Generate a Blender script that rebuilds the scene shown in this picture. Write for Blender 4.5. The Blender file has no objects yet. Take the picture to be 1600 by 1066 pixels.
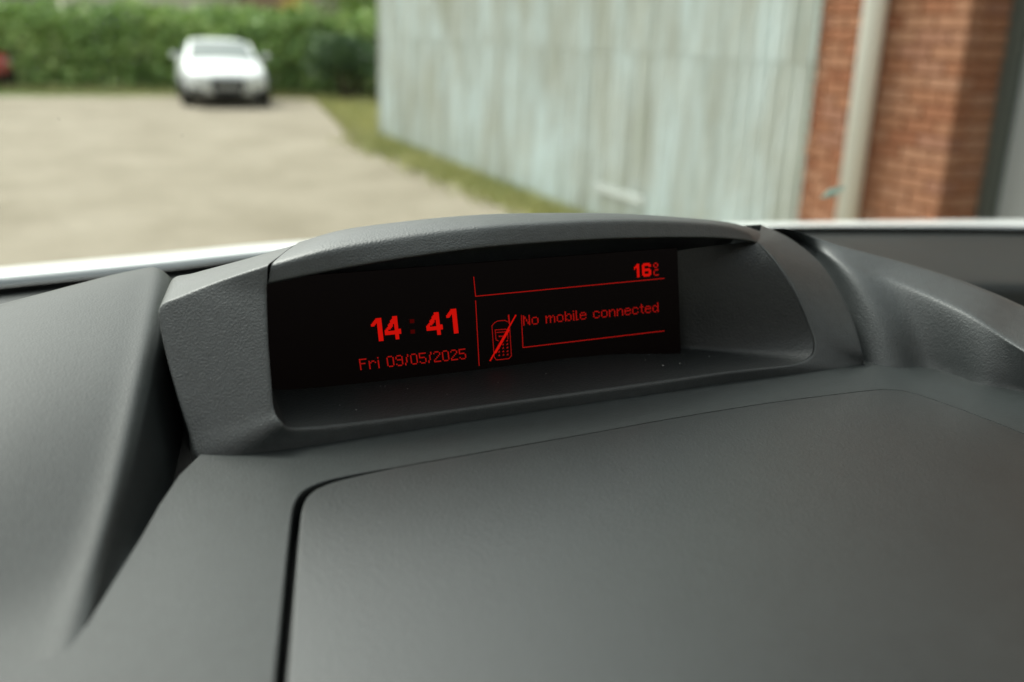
import bpy, bmesh, math, random
from mathutils import Vector, Matrix
random.seed(7)
SC = bpy.context.scene
COL = SC.collection
rad = math.radians

# ------------------------------------------------------------------ camera
PSI, PIT, ROL, F = rad(26), rad(17.6), rad(1.9), 1523.0
CAM = Vector((0, 0, 1.65))
FW = Vector((math.sin(PSI)*math.cos(PIT), math.cos(PSI)*math.cos(PIT), -math.sin(PIT)))
R0 = Vector((math.cos(PSI), -math.sin(PSI), 0)); U0 = R0.cross(FW)
RT = R0*math.cos(ROL) + U0*math.sin(ROL); UP = U0*math.cos(ROL) - R0*math.sin(ROL)
cd = bpy.data.cameras.new('camera'); cam = bpy.data.objects.new('camera', cd); COL.objects.link(cam)
m = Matrix((RT, UP, -FW)).transposed().to_4x4(); m.translation = CAM
cam.matrix_world = m
cd.sensor_width = 36.0; cd.lens = F*36/1600
cd.clip_start = 0.02; cd.clip_end = 600
cd.dof.use_dof = True; cd.dof.focus_distance = 0.385; cd.dof.aperture_fstop = 6.4
SC.camera = cam

# ------------------------------------------------------------------ sky, sun, exposure
SUN_EL, SUN_AZ = 54, -22            # degrees; azimuth from +Y towards +X
w = bpy.data.worlds.new('World'); SC.world = w; w.use_nodes = True
nt = w.node_tree; nt.nodes.clear()
sky = nt.nodes.new('ShaderNodeTexSky'); sky.sky_type = 'NISHITA'; sky.sun_disc = False
sky.sun_elevation = rad(SUN_EL); sky.sun_rotation = rad(SUN_AZ)
sky.air_density = 2.5; sky.dust_density = 7.0; sky.ozone_density = 1.0
hsv = nt.nodes.new('ShaderNodeHueSaturation'); hsv.inputs['Saturation'].default_value = 0.22
bg = nt.nodes.new('ShaderNodeBackground'); bg.inputs['Strength'].default_value = 0.15
wo = nt.nodes.new('ShaderNodeOutputWorld')
nt.links.new(sky.outputs[0], hsv.inputs['Color']); nt.links.new(hsv.outputs[0], bg.inputs[0]); nt.links.new(bg.outputs[0], wo.inputs[0])
sd = bpy.data.lights.new('sun', 'SUN'); sd.energy = 0.9; sd.angle = rad(12); sd.color = (1.0, 0.96, 0.9)
sun = bpy.data.objects.new('sun', sd); COL.objects.link(sun)
sdir = Vector((math.sin(rad(SUN_AZ))*math.cos(rad(SUN_EL)), math.cos(rad(SUN_AZ))*math.cos(rad(SUN_EL)), math.sin(rad(SUN_EL))))
sun.rotation_euler = sdir.to_track_quat('Z', 'Y').to_euler(); sun.location = sdir*60
SC.view_settings.view_transform = 'Standard'; SC.view_settings.look = 'None'
SC.view_settings.exposure = 1.15; SC.view_settings.gamma = 1.0; SC.view_settings.use_curve_mapping = False
SC.render.engine = 'CYCLES'
SC.cycles.use_denoising = True; SC.cycles.denoiser = 'OPENIMAGEDENOISE'
SC.cycles.denoising_input_passes = 'RGB_ALBEDO_NORMAL'
SC.cycles.max_bounces = 10; SC.cycles.transparent_max_bounces = 12
SC.cycles.caustics_reflective = False; SC.cycles.caustics_refractive = False
SC.cycles.sample_clamp_indirect = 4.0

# ------------------------------------------------------------------ helpers
def at(px, py, X=None, Y=None, Z=None):
    d = FW*F + RT*(px-800) - UP*(py-533)
    if X is not None: k = (X-CAM.x)/d.x
    elif Y is not None: k = (Y-CAM.y)/d.y
    else: k = (Z-CAM.z)/d.z
    return CAM + d*k

def P(t):
    """control point: (px,py,Y) | (px,py,'z',Z) | Vector"""
    if isinstance(t, Vector): return t.copy()
    if len(t) == 4: return at(t[0], t[1], Z=t[3])
    return at(t[0], t[1], Y=t[2])

def spline(pts, n):
    pts = [P(p) for p in pts]
    q = [pts[0]*2-pts[1]] + pts + [pts[-1]*2-pts[-2]]
    L = [0.0]
    for a, b in zip(pts, pts[1:]): L.append(L[-1]+(b-a).length)
    out = []
    dense = []
    for i in range(len(pts)-1):
        p0, p1, p2, p3 = q[i:i+4]
        for k in range(24):
            t = k/24
            dense.append(0.5*((2*p1)+(p2-p0)*t+(2*p0-5*p1+4*p2-p3)*t*t+(3*p1-p0-3*p2+p3)*t**3))
    dense.append(pts[-1])
    return dense if n is None else [dense[round(k*(len(dense)-1)/(n-1))] for k in range(n)]

def pspline(pts, per=6):
    """spline with `per` samples per control interval (keeps rows paired)"""
    pts = [P(p) for p in pts]
    q = [pts[0]*2-pts[1]] + pts + [pts[-1]*2-pts[-2]]
    out = []
    for i in range(len(pts)-1):
        p0, p1, p2, p3 = q[i:i+4]
        for k in range(per):
            t = k/per
            out.append(0.5*((2*p1)+(p2-p0)*t+(2*p0-5*p1+4*p2-p3)*t*t+(3*p1-p0-3*p2+p3)*t**3))
    out.append(pts[-1]); return out

def link(name, me, mat, parent=None, smooth=True):
    o = bpy.data.objects.new(name, me); COL.objects.link(o)
    if mat and not me.materials: me.materials.append(mat)
    if smooth:
        for p in me.polygons: p.use_smooth = True
    if parent:
        o.parent = parent
        bpy.context.view_layer.update()
        o.matrix_parent_inverse = Matrix.Identity(4)
    return o

def mesh(name, verts, faces):
    me = bpy.data.meshes.new(name); me.from_pydata([tuple(v) for v in verts], [], faces); me.update(); return me

def loft(name, rows, mat, parent, sub=1, closed=False, flip=False):
    n = len(rows[0]); V = [v for r in rows for v in r]; Fs = []
    for i in range(len(rows)-1):
        for j in range(n if closed else n-1):
            a, b = i*n+j, i*n+(j+1) % n
            f = (a, b, b+n, a+n); Fs.append(f[::-1] if flip else f)
    o = link(name, mesh(name, V, Fs), mat, parent)
    if sub:
        s = o.modifiers.new('sub', 'SUBSURF'); s.levels = sub; s.render_levels = sub
    else:
        for p in o.data.polygons: p.use_smooth = False
    return o

def tag(o, label=None, cat=None, group=None, kind=None):
    if label: o['label'] = label
    if cat: o['category'] = cat
    if group: o['group'] = group
    if kind: o['kind'] = kind
    return o

def empty(name, loc=(0, 0, 0), rz=0):
    o = bpy.data.objects.new(name, None); COL.objects.link(o); o.location = loc; o.rotation_euler = (0, 0, rz)
    o.empty_display_size = 0.2
    bpy.context.view_layer.update(); return o

def boxv(c, s, rot=None):
    vs = []
    for x in (-.5, .5):
        for y in (-.5, .5):
            for z in (-.5, .5):
                v = Vector((x*s[0], y*s[1], z*s[2]))
                if rot: v = rot @ v
                vs.append(v+Vector(c))
    return vs, [(0, 1, 3, 2), (4, 6, 7, 5), (0, 4, 5, 1), (2, 3, 7, 6), (0, 2, 6, 4), (1, 5, 7, 3)]

class MB:
    def __init__(s): s.v = []; s.f = []
    def add(s, vf):
        k = len(s.v); s.v += list(vf[0]); s.f += [tuple(i+k for i in f) for f in vf[1]]; return s
    def box(s, c, d, rot=None): return s.add(boxv(c, d, rot))
    def tube(s, a, b, r, n=16, r2=None, cap=True):
        a, b = Vector(a), Vector(b); r2 = r if r2 is None else r2
        q = (b-a).to_track_quat('Z', 'Y').to_matrix(); vs = []; fs = []
        for e, rr in ((a, r), (b, r2)):
            for i in range(n):
                t = 2*math.pi*i/n; vs.append(e + q @ Vector((math.cos(t)*rr, math.sin(t)*rr, 0)))
        for i in range(n): fs.append((i, (i+1) % n, n+(i+1) % n, n+i))
        if cap: fs += [tuple(range(n))[::-1], tuple(range(n, 2*n))]
        return s.add((vs, fs))
    def build(s, name, mat, parent=None, smooth=False, bevel=0, seg=2):
        o = link(name, mesh(name, s.v, s.f), mat, parent, smooth)
        if bevel:
            b = o.modifiers.new('bevel', 'BEVEL'); b.width = bevel; b.segments = seg
        return o

# ------------------------------------------------------------------ materials
def pm(name, col, rough=0.5, spec=0.5, metal=0, coat=0):
    m = bpy.data.materials.new(name); m.use_nodes = True
    b = m.node_tree.nodes['Principled BSDF']
    b.inputs['Base Color'].default_value = (*col, 1); b.inputs['Roughness'].default_value = rough
    b.inputs['Specular IOR Level'].default_value = spec; b.inputs['Metallic'].default_value = metal
    b.inputs['Coat Weight'].default_value = coat
    return m
def nd(m, t, **kw):
    n = m.node_tree.nodes.new(t)
    for k, v in kw.items():
        if k in n.inputs.keys(): n.inputs[k].default_value = v
        else: setattr(n, k, v)
    return n
def lk(m, a, b): m.node_tree.links.new(a, b)
def coords(m, scale=(1, 1, 1), kind='Object'):
    tc = nd(m, 'ShaderNodeTexCoord'); mp = nd(m, 'ShaderNodeMapping'); mp.inputs['Scale'].default_value = scale
    lk(m, tc.outputs[kind], mp.inputs[0]); return mp.outputs[0]
def ramp(m, fac, stops):
    r = nd(m, 'ShaderNodeValToRGB'); e = r.color_ramp.elements
    while len(e) < len(stops): e.new(0.5)
    for x, (p, c) in zip(e, stops): x.position = p; x.color = (*c, 1)
    lk(m, fac, r.inputs[0]); return r.outputs[0]
def noise(m, vec, scale, detail=4, rough=0.5, dist=0):
    n = nd(m, 'ShaderNodeTexNoise', Scale=scale, Detail=detail, Roughness=rough, Distortion=dist)
    lk(m, vec, n.inputs['Vector']); return n.outputs['Fac']
def bsdf(m): return m.node_tree.nodes['Principled BSDF']

def plastic(name, col, rough, grain, strength, spec=0.5):
    m = pm(name, col, rough, spec)
    v = coords(m)
    vo = nd(m, 'ShaderNodeTexVoronoi', Scale=grain); vo.feature = 'SMOOTH_F1'; lk(m, v, vo.inputs['Vector'])
    n1 = noise(m, v, grain*0.9, 2, 0.5)
    ad = nd(m, 'ShaderNodeMath', operation='ADD'); lk(m, vo.outputs['Distance'], ad.inputs[0]); lk(m, n1, ad.inputs[1])
    bp = nd(m, 'ShaderNodeBump', Strength=strength, Distance=0.0004); lk(m, ad.outputs[0], bp.inputs['Height'])
    lk(m, bp.outputs[0], bsdf(m).inputs['Normal'])
    n2 = noise(m, v, 9, 5, 0.6)
    mr = nd(m, 'ShaderNodeMapRange'); mr.inputs['To Min'].default_value = rough-0.05; mr.inputs['To Max'].default_value = rough+0.06
    lk(m, n2, mr.inputs[0]); lk(m, mr.outputs[0], bsdf(m).inputs['Roughness'])
    n3 = noise(m, v, 240, 3, 0.7)
    c = ramp(m, n3, [(0.3, tuple(x*0.85 for x in col)), (0.7, tuple(x*1.15 for x in col))])
    lk(m, c, bsdf(m).inputs['Base Color'])
    return m
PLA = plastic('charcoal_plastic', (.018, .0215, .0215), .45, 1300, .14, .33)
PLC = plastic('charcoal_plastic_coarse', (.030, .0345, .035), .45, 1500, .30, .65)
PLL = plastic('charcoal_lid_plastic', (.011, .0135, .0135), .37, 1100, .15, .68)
PLR = plastic('shaded_recess_plastic', (.010, .0115, .0115), .5, 1100, .4, .38)  # hood plastic with the recess's shade put into a darker colour
BLK = pm('matt_black', (.008, .008, .008), .7, .2)
FRIT = pm('black_frit', (.006, .006, .006), .5, .3)
SCRN = pm('screen_black', (.0008, .0008, .0008), .2, .04)
_b = bsdf(SCRN); _b.inputs['Emission Color'].default_value = (1, .05, .03, 1); _b.inputs['Emission Strength'].default_value = .0003
LINING = pm('grey_lining', (.40, .40, .385), .9, .1)
TRIMD = pm('dark_door_trim', (.03, .03, .03), .6, .3)
SCUT = pm('shaded_scuttle_grey', (.16, .18, .19), .5, .4)
WHITE = pm('white_van_paint', (.80, .82, .81), .3, .5, coat=.6)
def emit(name, col, s):
    m = bpy.data.materials.new(name); m.use_nodes = True; t = m.node_tree; t.nodes.clear()
    e = t.nodes.new('ShaderNodeEmission'); e.inputs[0].default_value = (*col, 1); e.inputs[1].default_value = s
    o = t.nodes.new('ShaderNodeOutputMaterial'); t.links.new(e.outputs[0], o.inputs[0]); return m
RED = emit('red_display_dots', (1, .010, .005), .24)
RED2 = emit('red_display_lines', (1, .018, .012), .15)
REDD = emit('red_display_dim', (1, .02, .012), .022)
def thin_glass(name, tint):
    m = bpy.data.materials.new(name); m.use_nodes = True; t = m.node_tree; t.nodes.clear()
    tr = t.nodes.new('ShaderNodeBsdfTransparent'); tr.inputs[0].default_value = (*tint, 1)
    gl = t.nodes.new('ShaderNodeBsdfGlossy'); gl.inputs['Roughness'].default_value = 0.0
    fr = t.nodes.new('ShaderNodeFresnel'); fr.inputs[0].default_value = 1.35
    mx = t.nodes.new('ShaderNodeMixShader'); o = t.nodes.new('ShaderNodeOutputMaterial')
    t.links.new(fr.outputs[0], mx.inputs[0]); t.links.new(tr.outputs[0], mx.inputs[1]); t.links.new(gl.outputs[0], mx.inputs[2]); t.links.new(mx.outputs[0], o.inputs[0])
    return m
GLASS = thin_glass('windscreen_glass', (.87, .935, .905))

# ------------------------------------------------------------------ ground
def grid_sheet(name, x0, x1, y0, y1, z, mat, n=2):
    V = [(x0+(x1-x0)*i/n, y0+(y1-y0)*j/n, z) for j in range(n+1) for i in range(n+1)]
    Fs = [(j*(n+1)+i, j*(n+1)+i+1, (j+1)*(n+1)+i+1, (j+1)*(n+1)+i) for j in range(n) for i in range(n)]
    return link(name, mesh(name, V, Fs), mat, None, False)
GRAV = pm('dusty_gravel', (.42, .38, .29), .95, .1)
v = coords(GRAV)
n1 = noise(GRAV, v, .9, 8, .72, .3); n2 = noise(GRAV, v, 28, 4, .7)
c1 = ramp(GRAV, n1, [(.30, (.19, .165, .122)), (.50, (.245, .215, .165)), (.72, (.30, .266, .212))])
c2 = ramp(GRAV, n2, [(.3, (.78, .78, .78)), (.7, (1.12, 1.12, 1.12))])
mx = nd(GRAV, 'ShaderNodeMix', data_type='RGBA', blend_type='MULTIPLY'); mx.inputs[0].default_value = 1
lk(GRAV, c1, mx.inputs[6]); lk(GRAV, c2, mx.inputs[7]); lk(GRAV, mx.outputs[2], bsdf(GRAV).inputs['Base Color'])
bp = nd(GRAV, 'ShaderNodeBump', Strength=.5, Distance=.02); lk(GRAV, n2, bp.inputs['Height']); lk(GRAV, bp.outputs[0], bsdf(GRAV).inputs['Normal'])
tag(grid_sheet('gravel_yard', -12, 30, -14, 23.8, 0.004, GRAV, 1), kind='structure')
EARTH = pm('meadow_soil', (.10, .13, .045), .95, .1)
n1 = noise(EARTH, coords(EARTH), .8, 6, .6)
lk(EARTH, ramp(EARTH, n1, [(.3, (.07, .11, .03)), (.7, (.16, .17, .06))]), bsdf(EARTH).inputs['Base Color'])
tag(grid_sheet('ground', -250, 250, -200, 300, 0, EARTH, 1), kind='structure')

# ------------------------------------------------------------------ foliage tools
def leafmat(name, stops, trans=.25):
    m = pm(name, stops[0], .55, .3)
    g = nd(m, 'ShaderNodeNewGeometry')
    n = noise(m, coords(m), .9, 4, .6)
    a = nd(m, 'ShaderNodeMath', operation='MULTIPLY_ADD'); lk(m, g.outputs['Random Per Island'], a.inputs[0]); a.inputs[1].default_value = .55
    s = nd(m, 'ShaderNodeMath', operation='MULTIPLY_ADD'); lk(m, n, s.inputs[0]); s.inputs[1].default_value = 1.1; s.inputs[2].default_value = -.32
    lk(m, s.outputs[0], a.inputs[2])
    k = len(stops)
    c = ramp(m, a.outputs[0], [(i/(k-1) if k > 1 else 0, col) for i, col in enumerate(stops)])
    lk(m, c, bsdf(m).inputs['Base Color'])
    return m
def leaf_cloud(mb, pts, size, rng, up=.4):
    for c in pts:
        d = Vector((rng.gauss(0, 1), rng.gauss(0, 1), rng.gauss(0, 1)+up)).normalized()
        a = d.orthogonal().normalized(); a.rotate(__import__('mathutils').Quaternion(d, rng.random()*6.28)); b = d.cross(a)
        s = size*rng.uniform(.6, 1.35); q = s*rng.uniform(.45, .65)
        mb.add(([c-a*s, c-a*s*.1+b*q+d*s*.12, c+a*s, c-a*s*.1-b*q+d*s*.12], [(0, 1, 2, 3)]))
def blob_pts(c, r, n, rng, shell=.55):
    out = []
    for _ in range(n):
        d = Vector((rng.gauss(0, 1), rng.gauss(0, 1), rng.gauss(0, 1))).normalized()
        k = (shell**3+(1-shell**3)*rng.random())**(1/3)
        out.append(Vector((c[0]+d.x*r[0]*k, c[1]+d.y*r[1]*k, c[2]+d.z*r[2]*k)))
    return out

# hedge line along the far side of the yard
HL = [(-9, 26.6), (-.66, 25.75), (2.06, 25.7), (5.46, 23.9), (7.29, 22.75), (11.5, 20.6)]
def hedge_at(t):
    L = [0]
    for a, b in zip(HL, HL[1:]): L.append(L[-1]+math.dist(a, b))
    d = t*L[-1]
    for i in range(len(HL)-1):
        if d <= L[i+1] or i == len(HL)-2:
            k = (d-L[i])/(L[i+1]-L[i]); a, b = HL[i], HL[i+1]
            return Vector((a[0]+(b[0]-a[0])*k, a[1]+(b[1]-a[1])*k, 0))
rng = random.Random(3)
HEDGE = leafmat('hedge_leaves', [(.075, .14, .06), (.16, .27, .085), (.25, .38, .11), (.37, .49, .17), (.50, .57, .26)])
hd = empty('hedge', (0, 0, 0)); tag(hd, 'long thick green garden hedge along the far side of the yard', 'hedge')
mb = MB(); core = MB()
for k in range(170):
    t = (k+rng.random())/170; b = hedge_at(t)
    hh = 1.97+.12*math.sin(k*.37)+rng.uniform(-.16, .14)
    dx = b + Vector((rng.uniform(-.1, .1), .75+rng.uniform(-.2, .25), 0))
    for zc in (.35, .95, 1.5):
        zc2 = zc*hh/1.86+rng.uniform(-.12, .12)
        leaf_cloud(mb, blob_pts((dx.x, dx.y+rng.uniform(-.15, .15), zc2), (.44, .55, .46), 80, rng), .088, rng)
for k in range(60):
    t = (k+.5)/60; b = hedge_at(t); core.tube((b.x, b.y+.8, 0), (b.x+rng.uniform(-.1, .1), b.y+.85, 1.5), .035, 6, .012)
fo = mb.build('foliage', HEDGE, hd); fo['kind'] = 'stuff'
BARK = pm('bark', (.07, .055, .04), .9, .1)
core.build('stem', BARK, hd)

def shrub(name, label, cat, x, y, h, r, n, mat, size, seed, group=None, rz=.8):
    rg = random.Random(seed); e = empty(name, (x, y, 0)); tag(e, label, cat, group)
    mb = MB(); br = MB()
    for k in range(9):
        a = rg.random()*6.28; q = r*rg.uniform(.25, .75)
        tip = Vector((math.cos(a)*q, math.sin(a)*q*.8, h*rg.uniform(.45, .9)))
        br.tube((math.cos(a)*.06, math.sin(a)*.06, 0), tip, .03, 6, .008)
        leaf_cloud(mb, blob_pts(tip, (r*.55, r*.5, h*.28), n//9, rg, .3), size, rg)
    f = mb.build('foliage', mat, e); f['kind'] = 'stuff'
    br.build('stem', BARK, e); return e
DARKL = leafmat('dark_shrub_leaves', [(.03, .065, .032), (.055, .11, .045), (.09, .16, .06), (.16, .23, .10)])
LIMEL = leafmat('lime_leaves', [(.08, .15, .02), (.15, .24, .03), (.24, .33, .05)])
PINKL = leafmat('faded_blossom', [(.12, .13, .08), (.22, .20, .16), (.33, .27, .25)])
YELL = leafmat('yellow_blossom', [(.25, .22, .04), (.55, .40, .06), (.62, .46, .10)])
def gx(px, py, d): # ground position under pixel at range Y
    q = at(px, py, Y=d); return q.x, q.y
shrub('dark_shrub', 'dark green shrub in front of the hedge beside the corrugated wall', 'shrub', *gx(545, 120, 22.6), 1.45, .95, 2600, DARKL, .06, 5)
shrub('blossom_shrub', 'faded pinkish blossom shrub rising above the dark shrub at the hedge end', 'shrub', *gx(520, 40, 24.2), 2.1, .7, 700, PINKL, .06, 6)
shrub('lime_shrub', 'lime green shrub showing above the hedge beside the corrugated wall', 'shrub', *gx(560, 10, 27.5), 2.9, 1.1, 2600, LIMEL, .07, 8)
shrub('yellow_green_shrub', 'yellow green shrub standing behind the hedge above the white car', 'shrub', *gx(385, 20, 27.6), 2.05, 1.2, 2400, LIMEL, .07, 9)  # yellow green is the leaves' own colour
shrub('yellow_shrub', 'yellow flowering shrub showing above the hedge right of the white car', 'shrub', *gx(453, 5, 30), 2.55, .42, 700, YELL, .06, 10)

# houses beyond the hedge
RENDER = pm('cream_render', (.62, .58, .50), .9, .1); TILE = pm('brown_roof_tile', (.22, .13, .10), .85, .2)
PINKB = pm('pinkish_brick', (.34, .22, .18), .9, .1); GLZ = pm('dark_window', (.05, .06, .07), .08, .5)
def house(name, label, x, y, sx, sy, h, wall, rz):
    e = empty(name, (x, y, 0), rz); tag(e, label, 'house')
    MB().box((0, 0, h/2), (sx, sy, h)).build('wall', wall, e)
    r = 1.8; o = .35
    V = [(-sx/2-o, -sy/2-o, h), (sx/2+o, -sy/2-o, h), (sx/2+o, sy/2+o, h), (-sx/2-o, sy/2+o, h), (-sx/2-o, 0, h+r), (sx/2+o, 0, h+r)]
    link('roof', mesh('roof', V, [(0, 1, 5, 4), (2, 3, 4, 5), (0, 4, 3), (1, 2, 5), (0, 3, 2, 1)]), TILE, e, False)
    for k in range(3):
        MB().box((-sx*.3+k*sx*.3, -sy/2-.02, 1.6), (1.1, .06, 1.2)).build('window', GLZ, e)
    return e
hx = at(300, 3, Y=46); house('rendered_house', 'pale rendered house with a brown roof behind the hedge', hx.x-1.6, 47, 7.2, 6, 3.6, RENDER, 0)
hx = at(418, 3, Y=42); house('brick_house', 'low pinkish brick house beyond the hedge right of the pale house', hx.x+.6, 44, 2.6, 5, 3.2, PINKB, 0)

# ------------------------------------------------------------------ grass
GRASS = leafmat('grass_blades', [(.17, .21, .06), (.28, .30, .11), (.40, .39, .17), (.50, .46, .25)])
GSOIL = pm('grass_soil', (.2, .2, .08), .95, .1)
n1 = noise(GSOIL, coords(GSOIL), 1.6, 6, .65)
lk(GSOIL, ramp(GSOIL, n1, [(.3, (.23, .24, .09)), (.45, (.34, .32, .15)), (.6, (.40, .36, .23))]), bsdf(GSOIL).inputs['Base Color'])
def wall_x(y): return 4.06+.0508*y
def sheet_poly(name, pts, z, mat):
    return link(name, mesh(name, [(x, y, z) for x, y in pts], [tuple(range(len(pts)))]), mat, None, False)
vg = [(wall_x(y)+.2, y) for y in (3.0, 6, 9, 12, 14.6)] + [(wall_x(14.6)+6, 14.6), (wall_x(14.6)+6, 22)] + [(7.3, 22.75), (5.2, 23.9), (2.0, 25.5), (-9, 26.4), (-9, 26.1), (-4, 25.7), (1.9, 25.0), (4.2, 23.9), (5.5, 23.1), (5.75, 22.2), (5.5, 20.4), (5.3, 19.2), (5.0, 17.6), (4.95, 16.6), (4.68, 15.3), (4.5, 14.2), (4.36, 13.2), (4.33, 12.4), (4.2, 11.6), (4.22, 10.9), (4.13, 10.1), (4.15, 9.3), (4.08, 8.4), (4.1, 7.2), (4.0, 6), (3.98, 3)]
tag(sheet_poly('grass_verge', vg, .008, GSOIL), kind='structure')
rg = random.Random(11); gb = MB()
def blade(x, y, h):
    a = rg.random()*6.28; w_ = .012; d = Vector((math.cos(a), math.sin(a), 0)); l = Vector((rg.gauss(0, .35), rg.gauss(0, .35), 1))*h
    b = Vector((x, y, .006)); gb.add(([b-d*w_, b+d*w_, b+l*.6+d*w_*.6, b+l], [(0, 1, 2, 3)]))
for _ in range(9000):
    y = rg.uniform(4, 14.6); x0 = 4.0+.02*max(0, y-9); x1 = wall_x(y)
    x = x1-(x1-x0)*abs(rg.gauss(0, .45))
    if x > x0-.25: blade(x, y, rg.uniform(.04, .16))
for _ in range(9000):
    y = rg.uniform(14.6, 23.5); x = rg.uniform(4.35+.19*max(0, y-15), 8.5); blade(x, y, rg.uniform(.05, .17))
for _ in range(6000):
    t = rg.random(); b = hedge_at(t); blade(b.x, b.y-abs(rg.gauss(0, .35))+.2, rg.uniform(.05, .2))
tag(gb.build('grass', GRASS, None), 'short tufted dry grass at the foot of the wall and hedge', 'grass', kind='stuff')

# ------------------------------------------------------------------ corrugated building with brick pier
RZ = -math.atan(.0508)
bd = empty('workshop_building', (4.06, 0, 0), RZ)
tag(bd, 'grey corrugated workshop with an orange brick pier and a white downpipe', 'building')
BI = bd.matrix_world.inverted()
def bl(px, py, x=0.0):   # pixel -> local building coordinates on the plane local x
    o = BI @ CAM; d = BI.to_3x3() @ (FW*F + RT*(px-800) - UP*(py-533)); k = (x-o.x)/d.x; return o+d*k
CLAD = pm('weathered_cement_sheet', (.44, .45, .42), .85, .2)
v = coords(CLAD); v2 = coords(CLAD, (4.6, 4.6, .35)); v3 = coords(CLAD, (1, 1, .35))
oi = nd(CLAD, 'ShaderNodeObjectInfo')
geo = nd(CLAD, 'ShaderNodeNewGeometry'); va = nd(CLAD, 'ShaderNodeVectorMath', operation='MULTIPLY'); lk(CLAD, geo.outputs['Position'], va.inputs[0]); va.inputs[1].default_value = (1, 1, .4)
va2 = nd(CLAD, 'ShaderNodeVectorMath', operation='MULTIPLY_ADD'); lk(CLAD, oi.outputs['Random'], va2.inputs[0]); va2.inputs[1].default_value = (31, 19, 5)
lk(CLAD, v2, va2.inputs[2])
na = noise(CLAD, va.outputs[0], 1.5, 6, .65, .4); nb = noise(CLAD, va2.outputs[0], 2.2, 5, .7)
ca = ramp(CLAD, na, [(.30, (.47, .48, .40)), (.46, (.55, .565, .525)), (.58, (.61, .66, .65)), (.75, (.68, .75, .76))])
cb = ramp(CLAD, nb, [(.30, (.64, .65, .61)), (.46, (.90, .91, .89)), (.54, (1.0, 1.03, 1.04)), (.66, (1.18, 1.22, 1.25))])
mx = nd(CLAD, 'ShaderNodeMix', data_type='RGBA', blend_type='MULTIPLY'); mx.inputs[0].default_value = .9
lk(CLAD, ca, mx.inputs[6]); lk(CLAD, cb, mx.inputs[7]); lk(CLAD, mx.outputs[2], bsdf(CLAD).inputs['Base Color'])
sR = bl(1293, 0, -.01).y                       # right end of the cladding
sL = bl(598, 150, -.01).y                      # far corner
PITCH, NP = .146, 7
SW = PITCH*NP
def sheet_mesh(h):
    V = []; Fs = []; n = NP*10
    for i in range(n+1):
        y = SW*i/n*1.0; x = -.038*math.cos(2*math.pi*i/10)
        V += [(x, y, 0), (x, y, h), (x+.006, y, 0), (x+.006, y, h)]
    for i in range(n):
        a, b = 4*i, 4*i+4
        Fs += [(a, a+1, b+1, b), (a+2, b+2, b+3, a+3)]
    k = len(V); V += list(V)          # separate vertices for the cut ends keep the faces' shading clean
    for i in range(n):
        a, b = k+4*i, k+4*i+4
        Fs += [(a, b, b+2, a+2), (a+1, a+3, b+3, b+1)]
    return mesh('cladding_sheet', V, Fs)
ms = {1.62: sheet_mesh(1.62), 4.5: sheet_mesh(4.5)}
nS = int(math.ceil((sL-sR)/SW)); cnt = 0
for k in range(nS):
    for (z0, h, dx) in ((-.02, 1.62, 0), (1.52, 4.5, -.008)):
        o = link('cladding_sheet', ms[h], CLAD, bd)
        o.location = (dx - .0022*(k % 2), sR+k*SW*(sL-sR)/(nS*SW), z0); o.scale = (1, (sL-sR)/(nS*SW)*1.004, 1)
# carcase behind, end wall, roof
CARC = pm('building_core', (.25, .24, .22), .9, .1)
MB().box((3.0, (sL+sR)/2, 2.98), (5.9, sL-sR-.02, 5.96)).build('wall', CARC, bd)
TRIM = pm('corner_trim', (.40, .41, .38), .8, .2)
MB().box((-.01, sL+.03, 3.0), (.1, .07, 6.0)).build('corner_trim', TRIM, bd, bevel=.006)
MB().box((2.95, (sL)/2-1, 6.08), (6.2, sL+6, .1)).build('roof', pm('roof_sheet', (.3, .3, .29), .8, .2), bd)
BAT = pm('pale_batten', (.45, .48, .46), .8, .2)
b0 = bl(930, 289, -.04); b1 = bl(1006, 318, -.04)
MB().box((-.04, (b0.y+b1.y)/2, (b0.z+b1.z)/2), (.016, abs(b0.y-b1.y), .07)).build('batten', BAT, bd, bevel=.005)
# pier
sC = (bl(1518, 0, -.03).y+bl(1466, 330, -.03).y)/2
BRICK = pm('orange_brick', (.35, .17, .10), .9, .15)
oi = nd(BRICK, 'ShaderNodeObjectInfo')
nb = noise(BRICK, coords(BRICK, (1, 1, 1)), 14, 5, .7)
cc = ramp(BRICK, oi.outputs['Random'], [(0, (.27, .11, .06)), (.35, (.32, .15, .085)), (.7, (.36, .19, .118)), (1, (.29, .14, .092))])
cd_ = ramp(BRICK, nb, [(.3, (.75, .72, .68)), (.7, (1.2, 1.22, 1.25))])
mx = nd(BRICK, 'ShaderNodeMix', data_type='RGBA', blend_type='MULTIPLY'); mx.inputs[0].default_value = 1
lk(BRICK, cc, mx.inputs[6]); lk(BRICK, cd_, mx.inputs[7]); lk(BRICK, mx.outputs[2], bsdf(BRICK).inputs['Base Color'])
bp = nd(BRICK, 'ShaderNodeBump', Strength=.6, Distance=.006); lk(BRICK, nb, bp.inputs['Height']); lk(BRICK, bp.outputs[0], bsdf(BRICK).inputs['Normal'])
MORT = pm('red_mortar', (.26, .095, .045), .95, .1)
PL = sR-.02-sC; PD = .285
pier = MB().box((-.03+.008+PD/2, sC+.008+PL/2-.004, 3.0), (PD-.016, PL-.016, 6.0)).build('brick_pier', MORT, bd)
def brickmesh(l, w_=.1025):
    vs, fs = boxv((0, 0, 0), (w_, l, .061)); me = mesh('brick', vs, fs)
    bm = bmesh.new(); bm.from_mesh(me); bmesh.ops.bevel(bm, geom=list(bm.edges), offset=.004, segments=1, affect='EDGES'); bm.to_mesh(me); bm.free(); return me
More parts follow.
